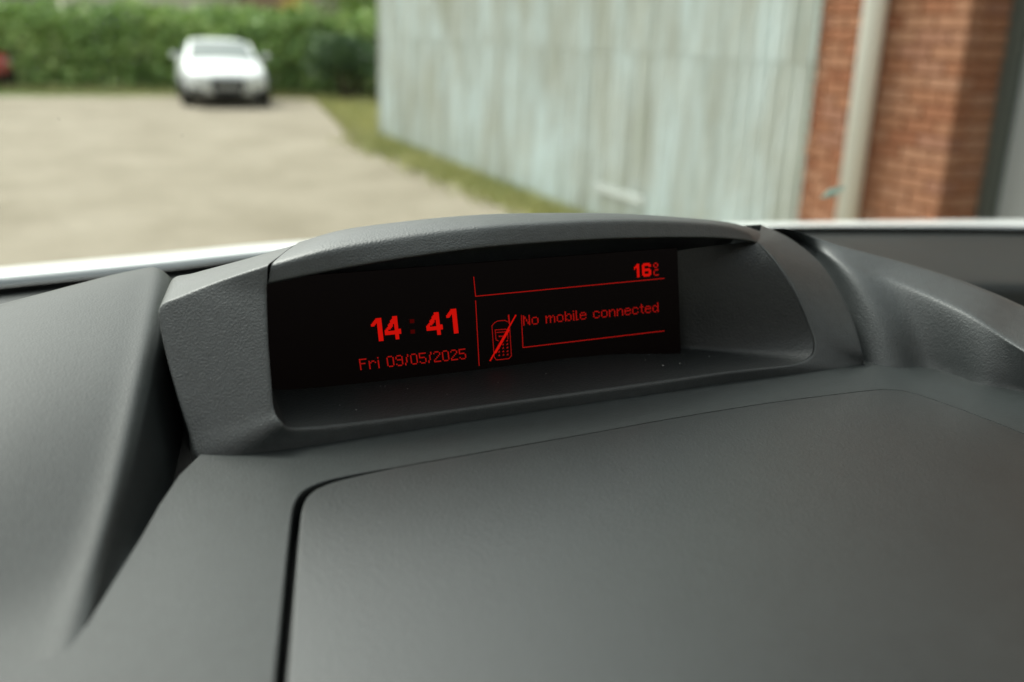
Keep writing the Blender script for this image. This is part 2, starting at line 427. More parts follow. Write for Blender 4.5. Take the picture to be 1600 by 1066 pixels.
full, half, retb = brickmesh(.215), brickmesh(.1025), brickmesh(.1025, .165)
rg = random.Random(4)
z = .04; k = 0
while z < 2.75:
    y = sC
    ln = []
    if k % 2 == 0: seq = [half]
    else: seq = [full]
    pos = sC + (.1025 if k % 2 == 0 else .215)
    cur = sC; first = True
    while cur < sR-.06:
        me = (half if (first and k % 2 == 0) else full); L = .1025 if me is half else .215
        if cur+L > sR-.02: me = half; L = .1025
        if cur+L > sR+.03: break
        o = link('brick', me, BRICK, pier, False)
        o.location = (-.03+.051+rg.uniform(-.0025, .0025), cur+L/2, z); o.rotation_euler = (0, 0, rg.uniform(-.008, .008))
        cur += L+.010; first = False
    # return face (towards the camera): header or stretcher end turned the corner
    if k % 2 == 0:
        o = link('brick', retb, BRICK, pier, False); o.location = (-.03+.1025+.010+.0825, sC+.0512+rg.uniform(-.002, .002), z)
    else:
        o = link('brick', retb, BRICK, pier, False); o.location = (-.03+.1025+.010+.0825, sC+.0512+rg.uniform(-.002, .002), z)
    z += .075; k += 1
# downpipe
PIPE = pm('white_upvc', (.82, .83, .79), .4, .4)
sP = bl(1346, 170, -.105).y
pp = MB().tube((-.105, sP, 0), (-.105, sP, 5.9), .062, 24).build('downpipe', PIPE, bd, True)
pp.data.polygons.foreach_set('use_smooth', [len(p.vertices) == 4 for p in pp.data.polygons])
for zz in (.5, 2.3):
    MB().tube((-.105, sP, zz), (-.105, sP, zz+.05), .068, 24).box((-.045, sP, zz+.025), (.03, .16, .045)).build('pipe_bracket', PIPE, pp)
# doorway recess beyond the pier
DFR = pm('dark_green_frame', (.075, .085, .075), .5, .4); DGR = pm('grey_door_paint', (.30, .31, .31), .5, .4)
dx = -.03+PD
dr = MB().box((dx+.06, sC-.55, 1.05), (.045, .98, 2.1)).build('door', DGR, bd, bevel=.004)
fr = MB()
for s in (sC-.035, sC-1.07): fr.box((dx+.04, s, 1.07), (.10, .11, 2.14))
fr.box((dx+.04, sC-.55, 2.18), (.10, 1.11, .07)).build('door_frame', DFR, dr, bevel=.004)
MB().box((dx+.9, sC-.55, 4.1), (1.6, 1.12, 3.8)).build('lintel', pm('lintel_brick', (.21, .10, .06), .9, .1), bd)
MB().box((dx+.9, sC-2.6, 3.0), (1.95, 2.98, 6.0)).build('side_wall', pm('plain_brick_wall', (.21, .10, .06), .9, .1), bd)

# ------------------------------------------------------------------ parked cars
CGL = pm('car_glass', (.10, .13, .125), .3, .3); TYRE = pm('tyre', (.02, .02, .02), .8, .2); RIM = pm('alloy_rim', (.4, .41, .42), .35, .5, metal=.8)
GRIL = pm('black_grille', (.015, .016, .018), .5, .3); LAMP = pm('headlamp_lens', (.55, .58, .60), .12, .6); PLATE = pm('number_plate', (.25, .25, .24), .5, .3)
def car(name, label, loc, rz, paint, low=(.05, .05, .05)):
    e = empty(name, loc, rz); tag(e, label, 'car')
    # local: +y = front of the car. stations from nose to tail
    ST = [(2.12, .40, .34, .58, .62), (2.08, .66, .26, .64, .68), (1.90, .82, .22, .70, .76), (1.55, .885, .22, .76, .84), (1.1, .91, .22, .84, .92), (.6, .915, .22, .90, .98),
          (0, .92, .22, .93, .99), (-.8, .92, .22, .95, 1.0), (-1.5, .90, .24, .95, 1.02), (-1.95, .80, .28, .90, 1.0), (-2.1, .6, .40, .80, .9)]
    rows = []
    for (y, hw, z0, zb, zt) in ST:
        half = [(0, z0), (.6*hw, z0), (.93*hw, z0+.03), (hw, z0+.16), (1.0*hw, (z0+zb)/2+.05), (.965*hw, zb), (.84*hw, zt-.02), (.45*hw, zt), (0, zt+.012)]
        ring = [Vector((x, y, z)) for x, z in half] + [Vector((-x, y, z)) for x, z in half[-2:0:-1]]
        rows.append(ring)
    cap0 = [Vector((v.x*.5, v.y+.02, .45+(v.z-.45)*.5)) for v in rows[0]]; cap1 = [Vector((v.x*.4, v.y-.02, .6+(v.z-.6)*.4)) for v in rows[-1]]
    body = loft('body', [cap0]+rows+[cap1], paint, e, 2, closed=True)
    # cabin
    CB = [(.72, .80, .93, .945), (.30, .76, .93, 1.16), (-.10, .68, .93, 1.335), (-.6, .64, .93, 1.375), (-1.1, .63, .93, 1.34), (-1.6, .68, .94, 1.14), (-1.9, .7, .94, .98)]
    rows = []
    for (y, hw, z0, zt) in CB:
        bw = .80 if y < .5 else hw
        half = [(bw, z0-.05), (bw-.02, z0+.02), (hw+.02, zt-.07), (hw-.06, zt-.012), (hw*.5, zt+.004), (0, zt+.01)]
        rows.append([Vector((x, y, z)) for x, z in half]+[Vector((-x, y, z)) for x, z in half[-2::-1]])
    loft('roof', rows, paint, e, 1)
    def pane(nm, pts, mat=CGL):
        n = (pts[1]-pts[0]).cross(pts[2]-pts[0]).normalized(); c = sum(pts, Vector())/len(pts)
        if n.dot(c-Vector((0, -.5, .8))) < 0: n = -n
        V = [p+n*.022 for p in pts]+[p-n*.03 for p in pts]; k = len(pts)
        return link(nm, mesh(nm, V, [tuple(range(k)), tuple(range(k, 2*k))[::-1]]+[(i, (i+1) % k, k+(i+1) % k, k+i) for i in range(k)]), mat, e, False)
    pane('windscreen', [Vector((-.70, .66, .965)), Vector((.70, .66, .965)), Vector((.59, -.02, 1.305)), Vector((-.59, -.02, 1.305))])
    for s in (-1, 1):
        pane('side_window', [Vector((s*.775, .35, .98)), Vector((s*.78, -1.3, .99)), Vector((s*.66, -1.1, 1.27)), Vector((s*.68, -.2, 1.28))])
        mm = MB(); mm.box((0, 0, 0), (.17, .10, .11)); mo = mm.build('mirror', paint, e, True, bevel=.04, seg=3); mo.location = (s*.99, .42, 1.02)
        MB().box((s*.89, .42, .97), (.14, .04, .03)).build('mirror_arm', GRIL, mo).location = (-s*.99, -.42, -1.02)
        hl = loft('headlight', [[Vector((s*a, y, z)) for a, y, z in r] for r in ([(.50, 2.03, .655), (.62, 1.98, .675), (.74, 1.88, .69), (.80, 1.80, .70)], [(.50, 2.075, .60), (.64, 2.02, .61), (.76, 1.93, .62), (.825, 1.83, .64)], [(.52, 2.085, .565), (.64, 2.035, .57), (.76, 1.955, .58), (.82, 1.86, .60)])], LAMP, e, 1)
        for y in (1.32, -1.28):
            wl = empty('wheel', (0, 0, 0)); bpy.data.objects.remove(wl)
            wb = MB().tube((s*.70, y, .32), (s*.925, y, .32), .32, 28).build('wheel', TYRE, e, bevel=.025)
            MB().tube((s*.90, y, .32), (s*.932, y, .32), .215, 20).build('rim', RIM, wb)
        MB().box((s*.62, 1.995, .36), (.30, .10, .13), Matrix.Rotation(-s*.45, 3, 'Z')).build('air_intake', GRIL, e, bevel=.02)
    gv = []
    for yo in (2.155, 2.02):
        gv += [Vector((-.33, yo, .60)), Vector((.33, yo, .60)), Vector((.36, yo, .44)), Vector((.27, yo, .27)), Vector((-.27, yo, .27)), Vector((-.36, yo, .44))]
    g = link('grille', mesh('grille', gv, [(0, 1, 2, 3, 4, 5), (11, 10, 9, 8, 7, 6)]+[(i, (i+1) % 6, 6+(i+1) % 6, 6+i) for i in range(6)]), GRIL, e, False)
    MB().box((0, 2.165, .43), (.52, .02, .11)).build('number_plate', PLATE, g)
    MB().box((0, 1.9, .235), (1.4, .3, .05)).build('bumper_lip', GRIL, e)
    return e
CWH = pm('white_car_paint', (.60, .62, .62), .4, .4, coat=.25); CRD = pm('dark_red_paint', (.30, .035, .025), .3, .5, coat=.8)
c0 = at(347, 165, Z=0); dirc = math.atan2(c0.x, c0.y)
cc0 = c0 + Vector((math.sin(dirc), math.cos(dirc), 0))*1.25
car('parked_car', 'white coupe parked facing the camera in front of the hedge', (cc0.x, cc0.y, .008), math.pi-dirc+rad(4), CWH).scale = (.94, .94, .94)
c1 = at(2, 141, Z=0)
car('parked_car', 'dark red car by the hedge, cut by the left edge of the photo', (c1.x-.75, c1.y+1.7, .008), math.pi+rad(6), CRD)

# ------------------------------------------------------------------ the van we sit in
van = empty('van', (0, 0, 0))
tag(van, 'white van seen from inside, with charcoal dashboard and red display', 'van')
ZP = 1.510

# --- lid and panel
lid_px = [(438, 1066), (448, 960), (457, 860), (463, 805), (468, 784), (480, 768), (500, 757), (530, 748), (600, 734), (700, 716), (900, 681), (1050, 654), (1200, 630), (1343, 612), (1385, 609), (1421, 613), (1480, 632), (1542, 655), (1600, 678), (1700, 722)]
lid2 = [P((x, y, 'z', ZP)) for x, y in lid_px]
lid2 = [lid2[0]+(lid2[0]-lid2[1])*1.3] + lid2 + [lid2[-1]+(lid2[-1]-lid2[-2])*1.5]
out = pspline(lid2, 5)
out += [Vector((out[-1].x+.02, .09, ZP)), Vector((.30, .07, ZP)), Vector((.15, .065, ZP)), Vector((.05, .075, ZP))]
cen = Vector((.2, .2, ZP))
def offs(poly, d):
    n = len(poly); res = []
    def wide(v): return .16+.84*(1-max(0, min(1, (v.x-.066)/.03)))
    for i in range(n):
        t = (poly[(i+1) % n]-poly[i-1]); nr = Vector((t.y, -t.x, 0)).normalized()
        if nr.dot(poly[i]-cen) < 0: nr = -nr
        res.append(poly[i]+nr*(d*wide(poly[i]) if abs(d) < .004 else d))
    return res
def setz(poly, z): return [Vector((v.x, v.y, z)) for v in poly]
G = .0011
r_a = setz(offs(out, -G), ZP-.010); r_b = setz(offs(out, -G), ZP-.0016); r_c = setz(offs(out, -G-.0004), ZP-.0003); r_d = setz(offs(out, -G-.0010), ZP); r_d2 = setz(offs(out, -G-.0016), ZP); r_e = setz(offs(out, -.006), ZP)
rows = [r_a, r_b, r_c, r_d, r_d2, r_e] + [[cen+(v-cen)*k for v in r_e] for k in (.7, .35, .0005)]
loft('storage_lid', rows, PLL, van, 0, closed=True)
r1 = setz(offs(out, G+.0002), ZP-.012); r2 = setz(offs(out, G), ZP-.0018); r3 = setz(offs(out, G+.0002), ZP-.0002); r4 = setz(offs(out, G+.0006), ZP); r5 = setz(offs(out, G+.0011), ZP)
GRV = [P((165, 930, 'z', ZP)), P((222, 838, 'z', ZP)), P((250, 788, 'z', ZP)), P((281, 742, 'z', ZP)), P((326, 698, 'z', ZP))]   # edge of the groove beside the left cowl
loft('dash_panel', [r1, r2, r3, r4, r5], PLA, van, 0, closed=True)
dp = [o for o in van.children if o.name.startswith('dash_panel')][0]
outer = [Vector((.62, .02, ZP)), Vector((.62, .345, ZP)), Vector((GRV[-1].x, .345, ZP))] + GRV[::-1] + [GRV[0]+(GRV[0]-GRV[1])*.45, GRV[0]+(GRV[0]-GRV[1])*.55+Vector((-.03, 0, 0)), Vector((-.45, .14, ZP)), Vector((-.45, .02, ZP))]
bm = bmesh.new(); bm.from_mesh(dp.data); bm.verts.ensure_lookup_table()
n5 = len(r5); inner = [bm.verts[4*n5+i] for i in range(n5)]
ov = [bm.verts.new(v) for v in outer]; dv = [bm.verts.new(v+Vector((0, 0, -.012))) for v in outer]
ee = [bm.edges.get((inner[i], inner[(i+1) % n5])) or bm.edges.new((inner[i], inner[(i+1) % n5])) for i in range(n5)]
ee += [bm.edges.new((ov[i], ov[(i+1) % len(ov)])) for i in range(len(ov))]
bmesh.ops.triangle_fill(bm, use_beauty=True, edges=ee)
for i in range(len(ov)): bm.faces.new((ov[i], ov[(i+1) % len(ov)], dv[(i+1) % len(ov)], dv[i]))
bmesh.ops.recalc_face_normals(bm, faces=bm.faces)
bm.to_mesh(dp.data); bm.free()
MB().box((.2, .2, ZP-.016), (.5, .4, .008)).build('lid_recess', BLK, van)

# --- display hood
HZ = ZP-.002
pairs = [ # mouth, outer edge, behind the edge
 ((417, 449, .338), (418, 414, .340), (470, 375, .366)),
 ((417, 470, .338), (345, 438, .3475), (385, 399, .376)),
 ((418, 500, .337), (282, 463, .356), (308, 419, .386)),
 ((419, 530, .336), (249, 480, .364), (270, 432, .394)),
 ((421, 560, .334), (251, 518, .357), None),
 ((424, 600, .331), (268, 590, .341), None),
 ((428, 640, .3250), (293, 672, .324), None),
 ((441, 662, .3185), (319, 726, 'z', HZ), None),
 ((470, 670, .3110), (420, 714, 'z', HZ), None),
 ((602, 656, .3116), (600, 686, 'z', HZ), None),
 ((775, 632, .3122), (775, 658, 'z', HZ), None),
 ((1000, 601, .3120), (1000, 625, 'z', HZ), None),
 ((1141, 581, .3116), (1150, 602, 'z', HZ), None),
 ((1235, 571, .3112), (1270, 587, 'z', HZ), None),
 ((1266, 560, .3125), (1330, 580, 'z', HZ), None),
 ((1275, 542, .3150), (1350, 574, .3102), None),
 ((1268, 512, .320), (1347, 543, .3112), None),
 ((1243, 455, .329), (1326, 481, .3255), None),
 ((1215, 412, .338), (1287, 416, .344), None),
 ((1192, 385, .346), (1238, 374, .363), None),
 ((1184, 376, .350), (1190, 351, .379), (1150, 353, .394))]
# the left cheek is one flat plane through three measured corners
_a, _b, _c = P((417, 449, .338)), P((319, 726, 'z', 1.507)), P((249, 480, .353))
_n = (_b-_a).cross(_c-_a).normalized()
def cheek(px, py):
    d = FW*F + RT*(px-800) - UP*(py-533); return CAM + d*((_a-CAM).dot(_n)/d.dot(_n))
pairs = [((cheek(*p[0][:2]) if i <= 7 else p[0]), (cheek(*p[1][:2]) if 1 <= i <= 7 else p[1]), p[2]) for i, p in enumerate(pairs)]
PER = 5
M = pspline([p[0] for p in pairs], PER); O = pspline([p[1] for p in pairs], PER)
o2 = []
for i, p in enumerate(pairs):
    if p[2]: o2.append(P(p[2]))
    else:
        q = P(p[1])
        if i <= 6: o2.append(q+Vector((.004, .022, -.003)))
        elif i <= 14: o2.append(q+Vector((0, .012, -.012)))
        else: o2.append(q+Vector((-.003, .02, -.004)))
O2 = pspline(o2, PER)
inn = []
scr_c = at(790, 500, Y=.352)
RIN = {12: (1042, 550, .3515), 13: (1049, 546, .3545), 14: (1050, 543, .3570), 15: (1051, 531, .3572), 16: (1051, 508, .3576),
       17: (1051, 470, .3580), 18: (1051, 440, .3585), 19: (1051, 415, .3590), 20: (1051, 392, .3595), 21: (1051, 382, .3605)}
for i, p in enumerate(pairs):
    q = P(p[0])
    if i in RIN: inn.append(P(RIN[i]))
    elif i <= 6: inn.append(q+Vector((.004, .030, 0)))
    elif i == 7: inn.append(q+Vector((.004, .036, .0015)))
    else: inn.append(Vector((q.x, q.y+.040, q.z+.0012)))
I0 = pspline(inn, PER)
def mixr(a, b, d=None, k=None):
    res = []
    for u, v_ in zip(a, b):
        L = (v_-u).length; t = k if k is not None else min(.45, d/max(L, 1e-6)); res.append(u.lerp(v_, t))
    return res
cenM = sum(M, Vector())/len(M)
Mi = mixr(M, I0, d=.0028); Mi2 = mixr(M, I0, d=.0006); Mo2 = mixr(M, O, d=.0006); Mo = mixr(M, O, d=.0026)
lift = lambda r, k: [v+Vector((0, -k, k*.3)) for v in r]
Oi = mixr(O, M, d=.002); Oi2 = mixr(O, M, d=.0005); Ob = mixr(O, O2, d=.002); Ob2 = mixr(O, O2, d=.0005)
O3 = [v+Vector((0, .03, -.03)) for v in O2]
rows = [I0, mixr(I0, M, k=.5), Mi, Mi2, Mo2, Mo, mixr(M, O, k=.5), Oi, Oi2, Ob2, Ob, mixr(O, O2, k=.8), [v+Vector((0, .006, -.002)) for v in O2], O3]
hood = loft('display_hood', rows[3:], PLC, van, 1)
loft('shaded_recess', [rows[0], mixr(I0, M, k=.5), Mi, mixr(M, I0, d=.0012), Mi2, [v+Vector((0, .0012, -.0006)) for v in Mi2]], PLR, hood, 1)
# hood left inner sliver + visor
V0 = [(419, 446, .3385), (500, 429, .336), (600, 411, .334), (700, 396, .333), (800, 385, .333), (960, 375, .336), (1100, 373, .342), (1160, 377, .346), (1187, 382, .349)]
V1 = [(424, 412, .341), (500, 391, .3395), (600, 373, .339), (700, 359, .3385), (800, 350, .338), (960, 343, .341), (1100, 348, .3465), (1160, 359, .349), (1187, 377, .3505)]
V2 = [(474, 375, .366), (540, 356, .364), (620, 345, .362), (710, 336, .361), (810, 331, .361), (960, 332, .363), (1095, 342, .366), (1150, 349, .370), (1192, 359, .374)]
A0 = pspline(V0, 6); A1 = pspline(V1, 6); A2 = pspline(V2, 6)
Ub = [v+Vector((0, .045, -.003)) for v in A0]; Um = [v+Vector((0, .012, -.0005)) for v in A0]; Um2 = [v+Vector((0, .0015, -.0003)) for v in A0]
top_m = [a.lerp(b, .5)+Vector((0, 0, .0008)) for a, b in zip(A1, A2)]
B1 = [v+Vector((0, .02, -.006)) for v in A2]; B2 = [v+Vector((0, .045, -.03)) for v in A2]
Uc = [v+Vector((0, .004, -.05)) for v in Ub]
vrows = [Uc, Ub, Um, Um2, mixr(A0, A1, d=.0006), mixr(A0, A1, d=.002), mixr(A0, A1, k=.55), mixr(A1, A0, d=.0009), mixr(A1, A2, d=.0009), top_m, A2, B1, B2]
loft('visor', vrows, PLC, hood, 1)
# seam filler behind the visor's left end
# --- screen: tilted black panel
TILT = rad(11.5)
SU = Vector((1, 0, 0)); SV = Vector((0, math.sin(TILT), math.cos(TILT))); SN = SU.cross(SV)   # SN points away from... check
if SN.y > 0: SN = -SN
def scr(px, py, lift=0.0):
    d = FW*F + RT*(px-800) - UP*(py-533); k = (scr_c-CAM).dot(SN)/d.dot(SN); q = CAM+d*k - scr_c
    return (q.dot(SU), q.dot(SV))
def scr3(u, v_, l=0.0): return scr_c + SU*u + SV*v_ + SN*l
ul, _ = scr(405, 520); ur, _ = scr(1062, 500)
_, vb = scr(790, 606); vt = .0245
mbx = MB(); q = [scr3(ul, vb), scr3(ur, vb), scr3(ur, vt), scr3(ul, vt)]; qb = [p-SN*.006 for p in q]
mbx.add((q+qb, [(0, 1, 2, 3), (7, 6, 5, 4), (0, 4, 5, 1), (1, 5, 6, 2), (2, 6, 7, 3), (3, 7, 4, 0)]))
screen = mbx.build('display_screen', SCRN, van)
LIFT = .0004
def quad2(mb, pts): mb.add(([scr3(u, v_, LIFT) for u, v_ in pts], [tuple(range(len(pts)))]))
def bitmap(name, rows, bl_, br_, tl_, mat, fill=1.0):
    """rows of text bitmap placed on the display: pixel corners bottom-left, bottom-right, top-left"""
    a = Vector(scr(*bl_)); b = Vector(scr(*br_)); c = Vector(scr(*tl_)); h = len(rows); w_ = max(len(r) for r in rows)
    eu = (b-a)/w_; ev = (c-a)/h; mb = MB(); gap = (1-fill)/2
    for j, r in enumerate(rows):
        for i, ch in enumerate(r):
            if ch in '#X':
                o_ = a+eu*i+ev*(h-1-j)
                quad2(mb, [o_+eu*gap+ev*gap, o_+eu*(1-gap)+ev*gap, o_+eu*(1-gap)+ev*(1-gap), o_+eu*gap+ev*(1-gap)])
    return mb.build(name, mat, screen)
FONT = {
 'F': ["#####", "#....", "#....", "####.", "#....", "#....", "#....", "#...."],
 'r': [".....", ".....", "#.##.", "##..#", "#....", "#....", "#....", "#...."],
 'i': ["#", ".", "#", "#", "#", "#", "#", "#"],
 '0': [".###.", "#...#", "#...#", "#...#", "#...#", "#...#", "#...#", ".###."],
 '9': [".###.", "#...#", "#...#", ".####", "....#", "....#", "#...#", ".###."],
 '5': ["#####", "#....", "#....", "####.", "....#", "....#", "#...#", ".###."],
 '2': [".###.", "#...#", "....#", "...#.", "..#..", ".#...", "#....", "#####"],
 '/': ["..#", "..#", ".#.", ".#.", ".#.", ".#.", "#..", "#.."],
 ' ': ["..."]*8,
 'N': ["#...#", "##..#", "##..#", "#.#.#", "#.#.#", "#..##", "#..##", "#...#"],
 'o': [".....", ".....", ".###.", "#...#", "#...#", "#...#", "#...#", ".###."],
 'm': [".......", ".......", "#.##.#.", "##.##.#", "#..#..#", "#..#..#", "#..#..#", "#..#..#"],
 'b': ["#....", "#....", "#.##.", "##..#", "#...#", "#...#", "##..#", "#.##."],
 'l': ["#."]*7+["##"],
 'e': [".....", ".....", ".###.", "#...#", "#####", "#....", "#...#", ".###."],
 'c': [".....", ".....", ".###.", "#...#", "#....", "#....", "#...#", ".###."],
 'n': [".....", ".....", "#.##.", "##..#", "#...#", "#...#", "#...#", "#...#"],
 't': [".#.", ".#.", "###", ".#.", ".#.", ".#.", ".#.", "..#"],
 'd': ["....#", "....#", ".##.#", "#..##", "#...#", "#...#", "#..##", ".##.#"]}
def textrows(s):
    rows = [""]*8
    for ch in s:
        for k in range(8): rows[k] += FONT[ch][k]+"."
    return [r[:-1] for r in rows]
bitmap('date_text', textrows("Fri 09/05/2025"), (562.5, 578.5), (728.5, 561), (560, 561), RED2, .86)
bitmap('message_text', textrows("No mobile connected"), (817, 509), (1028.5, 487.5), (816, 493), RED2, .86)
FOUR = []
for r in range(18):
    row = ['.']*13
    if r <= 12:
        l = max(0, round(7.2-r*7.2/11))
        if r < 11:
            for c in range(l, min(l+4, 11)): row[c] = '#'
    for c in range(7 if r < 2 else 8, 11): row[c] = '#'
    if 10 <= r <= 13:
        for c in range(13): row[c] = '#'
        if r == 10:
            for c in range(3, 8): row[c] = '.'
            row[11] = '#' ; row[12] = '#'
    FOUR.append(''.join(row))
ONE = []
for r in range(18):
    row = ['.']*9
    for c in range(5, 9): row[c] = '#'
    if r < 6:
        for c in range(max(0, 4-r), 9): row[c] = '#'
        if r >= 3:
            for c in range(max(0, 7-r)+ (1 if r == 3 else 0), 5): row[c] = '.' if c > 7-r else '#'
    if r >= 6:
        row = ['.']*5+['#']*4
    ONE.append(''.join(row))
bitmap('clock_digit', ONE, (582, 534.5), (599, 532.5), (578, 498.5), RED)
bitmap('clock_digit', FOUR, (602, 532), (627.5, 529.5), (598, 495.5), RED)
bitmap('clock_digit', FOUR, (667, 525), (692.5, 522.5), (663, 489.5), RED)
bitmap('clock_digit', ONE, (699.5, 522.5), (716, 520.5), (695.5, 484), RED)
bitmap('clock_colon', ["##", "##", "##", "..", "..", "..", "..", "..", "##", "##", "##"], (641, 521.5), (648, 521), (639.5, 499), REDD)
SIX = [".#####.", "#######", "##...##", "##.....", "######.", "#######", "##...##", "##...##", "#######", ".#####."]
ONEs = ["..##", ".###", "####", "#.##", "..##", "..##", "..##", "..##", "..##", "..##"]
bitmap('temperature_text', [a+".."+b for a, b in zip(ONEs, SIX)], (990.5, 434), (1017, 431.5), (989.5, 413), RED)
bitmap('degree_symbol', [".##.", "#..#", "#..#", ".##.", "....", ".###", "#...", "#...", "#...", ".###"], (1020.5, 431.5), (1028.5, 430.5), (1019.5, 411), RED2)
def bar(mb, p, q, t=.00033):
    a, b = Vector(scr(*p)), Vector(scr(*q)); d = (b-a).normalized(); n = Vector((-d.y, d.x))*t/2; d = d*t/2
    quad2(mb, [a-d-n, b+d-n, b+d+n, a-d+n])
for nm, segs in (('divider_line', [((739.5, 433), (742.5, 463)), ((742.5, 463), (1037, 435))]), ('divider_line', [((742.5, 470), (748, 571))]), ('message_frame', [((814, 493), (816.5, 543)), ((816.5, 543), (1037, 517))])):
    mb = MB()
    for a, b in segs: bar(mb, a, b)
    mb.build(nm, RED2, screen)
# crossed-out mobile phone symbol, drawn from measured strokes (5x crop coordinates)
ic = lambda x, y: (740+x/5, 440+y/5)
mb = MB()
for pts in ([(140, 345), (158, 590), (175, 612), (272, 602), (292, 580), (277, 330)], [(140, 345), (160, 322), (185, 308), (240, 303), (262, 314)],
            [(165, 378), (250, 372), (262, 385), (265, 445)], [(165, 378), (172, 455), (190, 462)], [(175, 398), (250, 392)]):
    for a, b in zip(pts, pts[1:]): bar(mb, ic(*a), ic(*b), .00027)
for r in range(5):
    for c in range(3):
        x = 188+c*33+r*1.2; y = 470+r*27-c*3
        if (r, c) in ((0, 0),): continue
        bar(mb, ic(x, y), ic(x+7, y-1), .00034); bar(mb, ic(x+7, y-8), ic(x+7, y), .00025)
bar(mb, ic(198, 428), ic(204, 427), .0005); bar(mb, ic(215, 428), ic(222, 427), .0004)
bar(mb, ic(270, 265), ic(276, 325), .0006)
mb.build('phone_symbol', RED2, screen)
mb = MB()
bar(mb, ic(128, 615), ic(325, 265), .0006); bar(mb, ic(170, 550), ic(268, 382), .0010)
mb.build('strike_line', RED, screen)

# --- left cowl
SH = [(250, 418, 1.564), (243, 462, 1.561), (226, 552, 1.552), (207, 645, 1.5405), (186, 742, 1.529), (158, 845, 1.519), (125, 938, 1.5128), (92, 1040, 1.5102), (70, 1130, 1.508)]
ED = [(274, 436, 1.558), (264, 474, 1.555), (247, 562, 1.546), (228, 656, 1.535), (205, 752, 1.524), (174, 853, 1.515), (150, 938, 1.5108), (118, 1040, 1.5094), (95, 1130, 1.507)]
LC = []
for i, (a_, b_) in enumerate(zip(SH, ED)):
    zz = lambda z: 1.509+(z-1.509)*(.62 if z > 1.509 else 1)
    a_ = (a_[0], a_[1], zz(a_[2])); b_ = (b_[0], b_[1], zz(b_[2]))
    q = P((a_[0], a_[1], 'z', a_[2])); e = P((b_[0], b_[1], 'z', b_[2])); k = min(1, (a_[2]-1.508)/.05)
    LC.append([q+Vector((-.24, -.17, -.012*k)), q+Vector((-.12, -.083, -.003*k)), q+Vector((-.055, -.038, .0005*k)), q+Vector((-.022, -.0125, .0012*k)), q+Vector((-.007, -.002, .0008*k)), q, e])
base = [Vector((r[-1].x+.006, r[-1].y, 1.498 if i < 5 else r[-1].z-.006 if i == 5 else r[-1].z-.004)) for i, r in enumerate(LC)]
rows = []
for r, b in zip(LC, base):
    e = r[-1]
    rows.append(pspline(r, 3) + [e.lerp(b, .35)+Vector((.0, 0, -.002)), e.lerp(b, .9), b])
back = [[v+Vector((.0, .018, -.003)) for v in rows[0]], [v+Vector((0, .05, -.035)) for v in rows[0]], [v+Vector((0, .07, -.08)) for v in rows[0]]]
loft('left_cowl', back[::-1]+rows, PLA, van, 2)

# --- right cowl
J = [(1357, 577, 1.507), (1400, 569, 1.5115), (1442, 568, 1.5115), (1485, 580, 1.511), (1539, 598, 1.511), (1600, 611, 1.5105), (1760, 655, 1.510), (2000, 740, 1.508)]
Fd = [(1232, 373, 1.554), (1300, 401, 1.5515), (1378, 431, 1.5455), (1450, 461, 1.541), (1521, 495, 1.5365), (1600, 548, 1.5285), (1760, 640, 1.520), (2000, 790, 1.513)]
K = [(1210, 352, 1.563), (1307, 378, 1.557), (1414, 405, 1.551), (1485, 426, 1.547), (1556, 452, 1.5425), (1610, 475, 1.5375), (1760, 545, 1.527), (2000, 660, 1.517)]
LEAD = {0: None, 1: Vector((-.015, .012, -.006)), 2: Vector((-.014, .010, -.016))}
def lead(i, q):
    a, b = P((q[0][0], q[0][1], 'z', q[0][2])), P((q[1][0], q[1][1], 'z', q[1][2]))
    return a + (a-b)*.8+Vector((0, .008, -.002)) if LEAD[i] is None else a+LEAD[i]
jz, fz, kz = (pspline([lead(i, q)]+[P((x, y, 'z', z)) for x, y, z in q], 4) for i, q in enumerate((J, Fd, K)))
j0 = [v+Vector((-.001, -.003, -.005)) for v in jz]; j1 = [v+Vector((0, .0025, .0022)) for v in jz]
f_a = mixr(fz, jz, k=.16); f_b = mixr(fz, kz, k=.22)
mid = [a.lerp(b, .5)+Vector((-.0055, -.003, .0055))*min(1, (b-a).length/.04) for a, b in zip(jz, fz)]
kb = [v+Vector((.006, .02, -.012)) for v in kz]; kc = [v+Vector((.01, .05, -.06)) for v in kz]
def sect(kz_, kxy): return [Vector((a.x+(b.x-a.x)*kxy, a.y+(b.y-a.y)*kxy, a.z+(b.z-a.z)*kz_)) for a, b in zip(jz, fz)]
loft('right_cowl', [j0, jz, sect(.12, .07), sect(.42, .26), sect(.78, .62), sect(.94, .86), fz, f_b, mixr(fz, kz, k=.75), kz, kb, kc], PLC, van, 2)

# --- rear of dashboard towards the windscreen
gb_px = [(-500, 520, .60), (-250, 488, .68), (0, 458, .72), (250, 431, .735), (469, 404, .745), (800, 378, .75), (1200, 363, .735), (1400, 362, .715), (1600, 364, .685), (1800, 370, .645), (2050, 384, .585)]
base = pspline([P(p) for p in gb_px], 5)
near = []
for v in base:
    near.append(Vector((v.x*.82, v.y-.155, v.z-.006)))
loft('dash_rear', [[v+Vector((0, .03, -.01)) for v in base], [v+Vector((0, .004, -.0005)) for v in base], base_ := [v+Vector((0, -.006, -.0015)) for v in base], mixr(base, near, k=.5), mixr(base, near, k=.9), near, [v+Vector((0, .004, -.012)) for v in near], [v+Vector((0, .0, -.12)) for v in near]], PLA, van, 1)
MB().box((.2, .45, 1.375), (1.9, .5, .01)).build('dash_cavity', BLK, van)
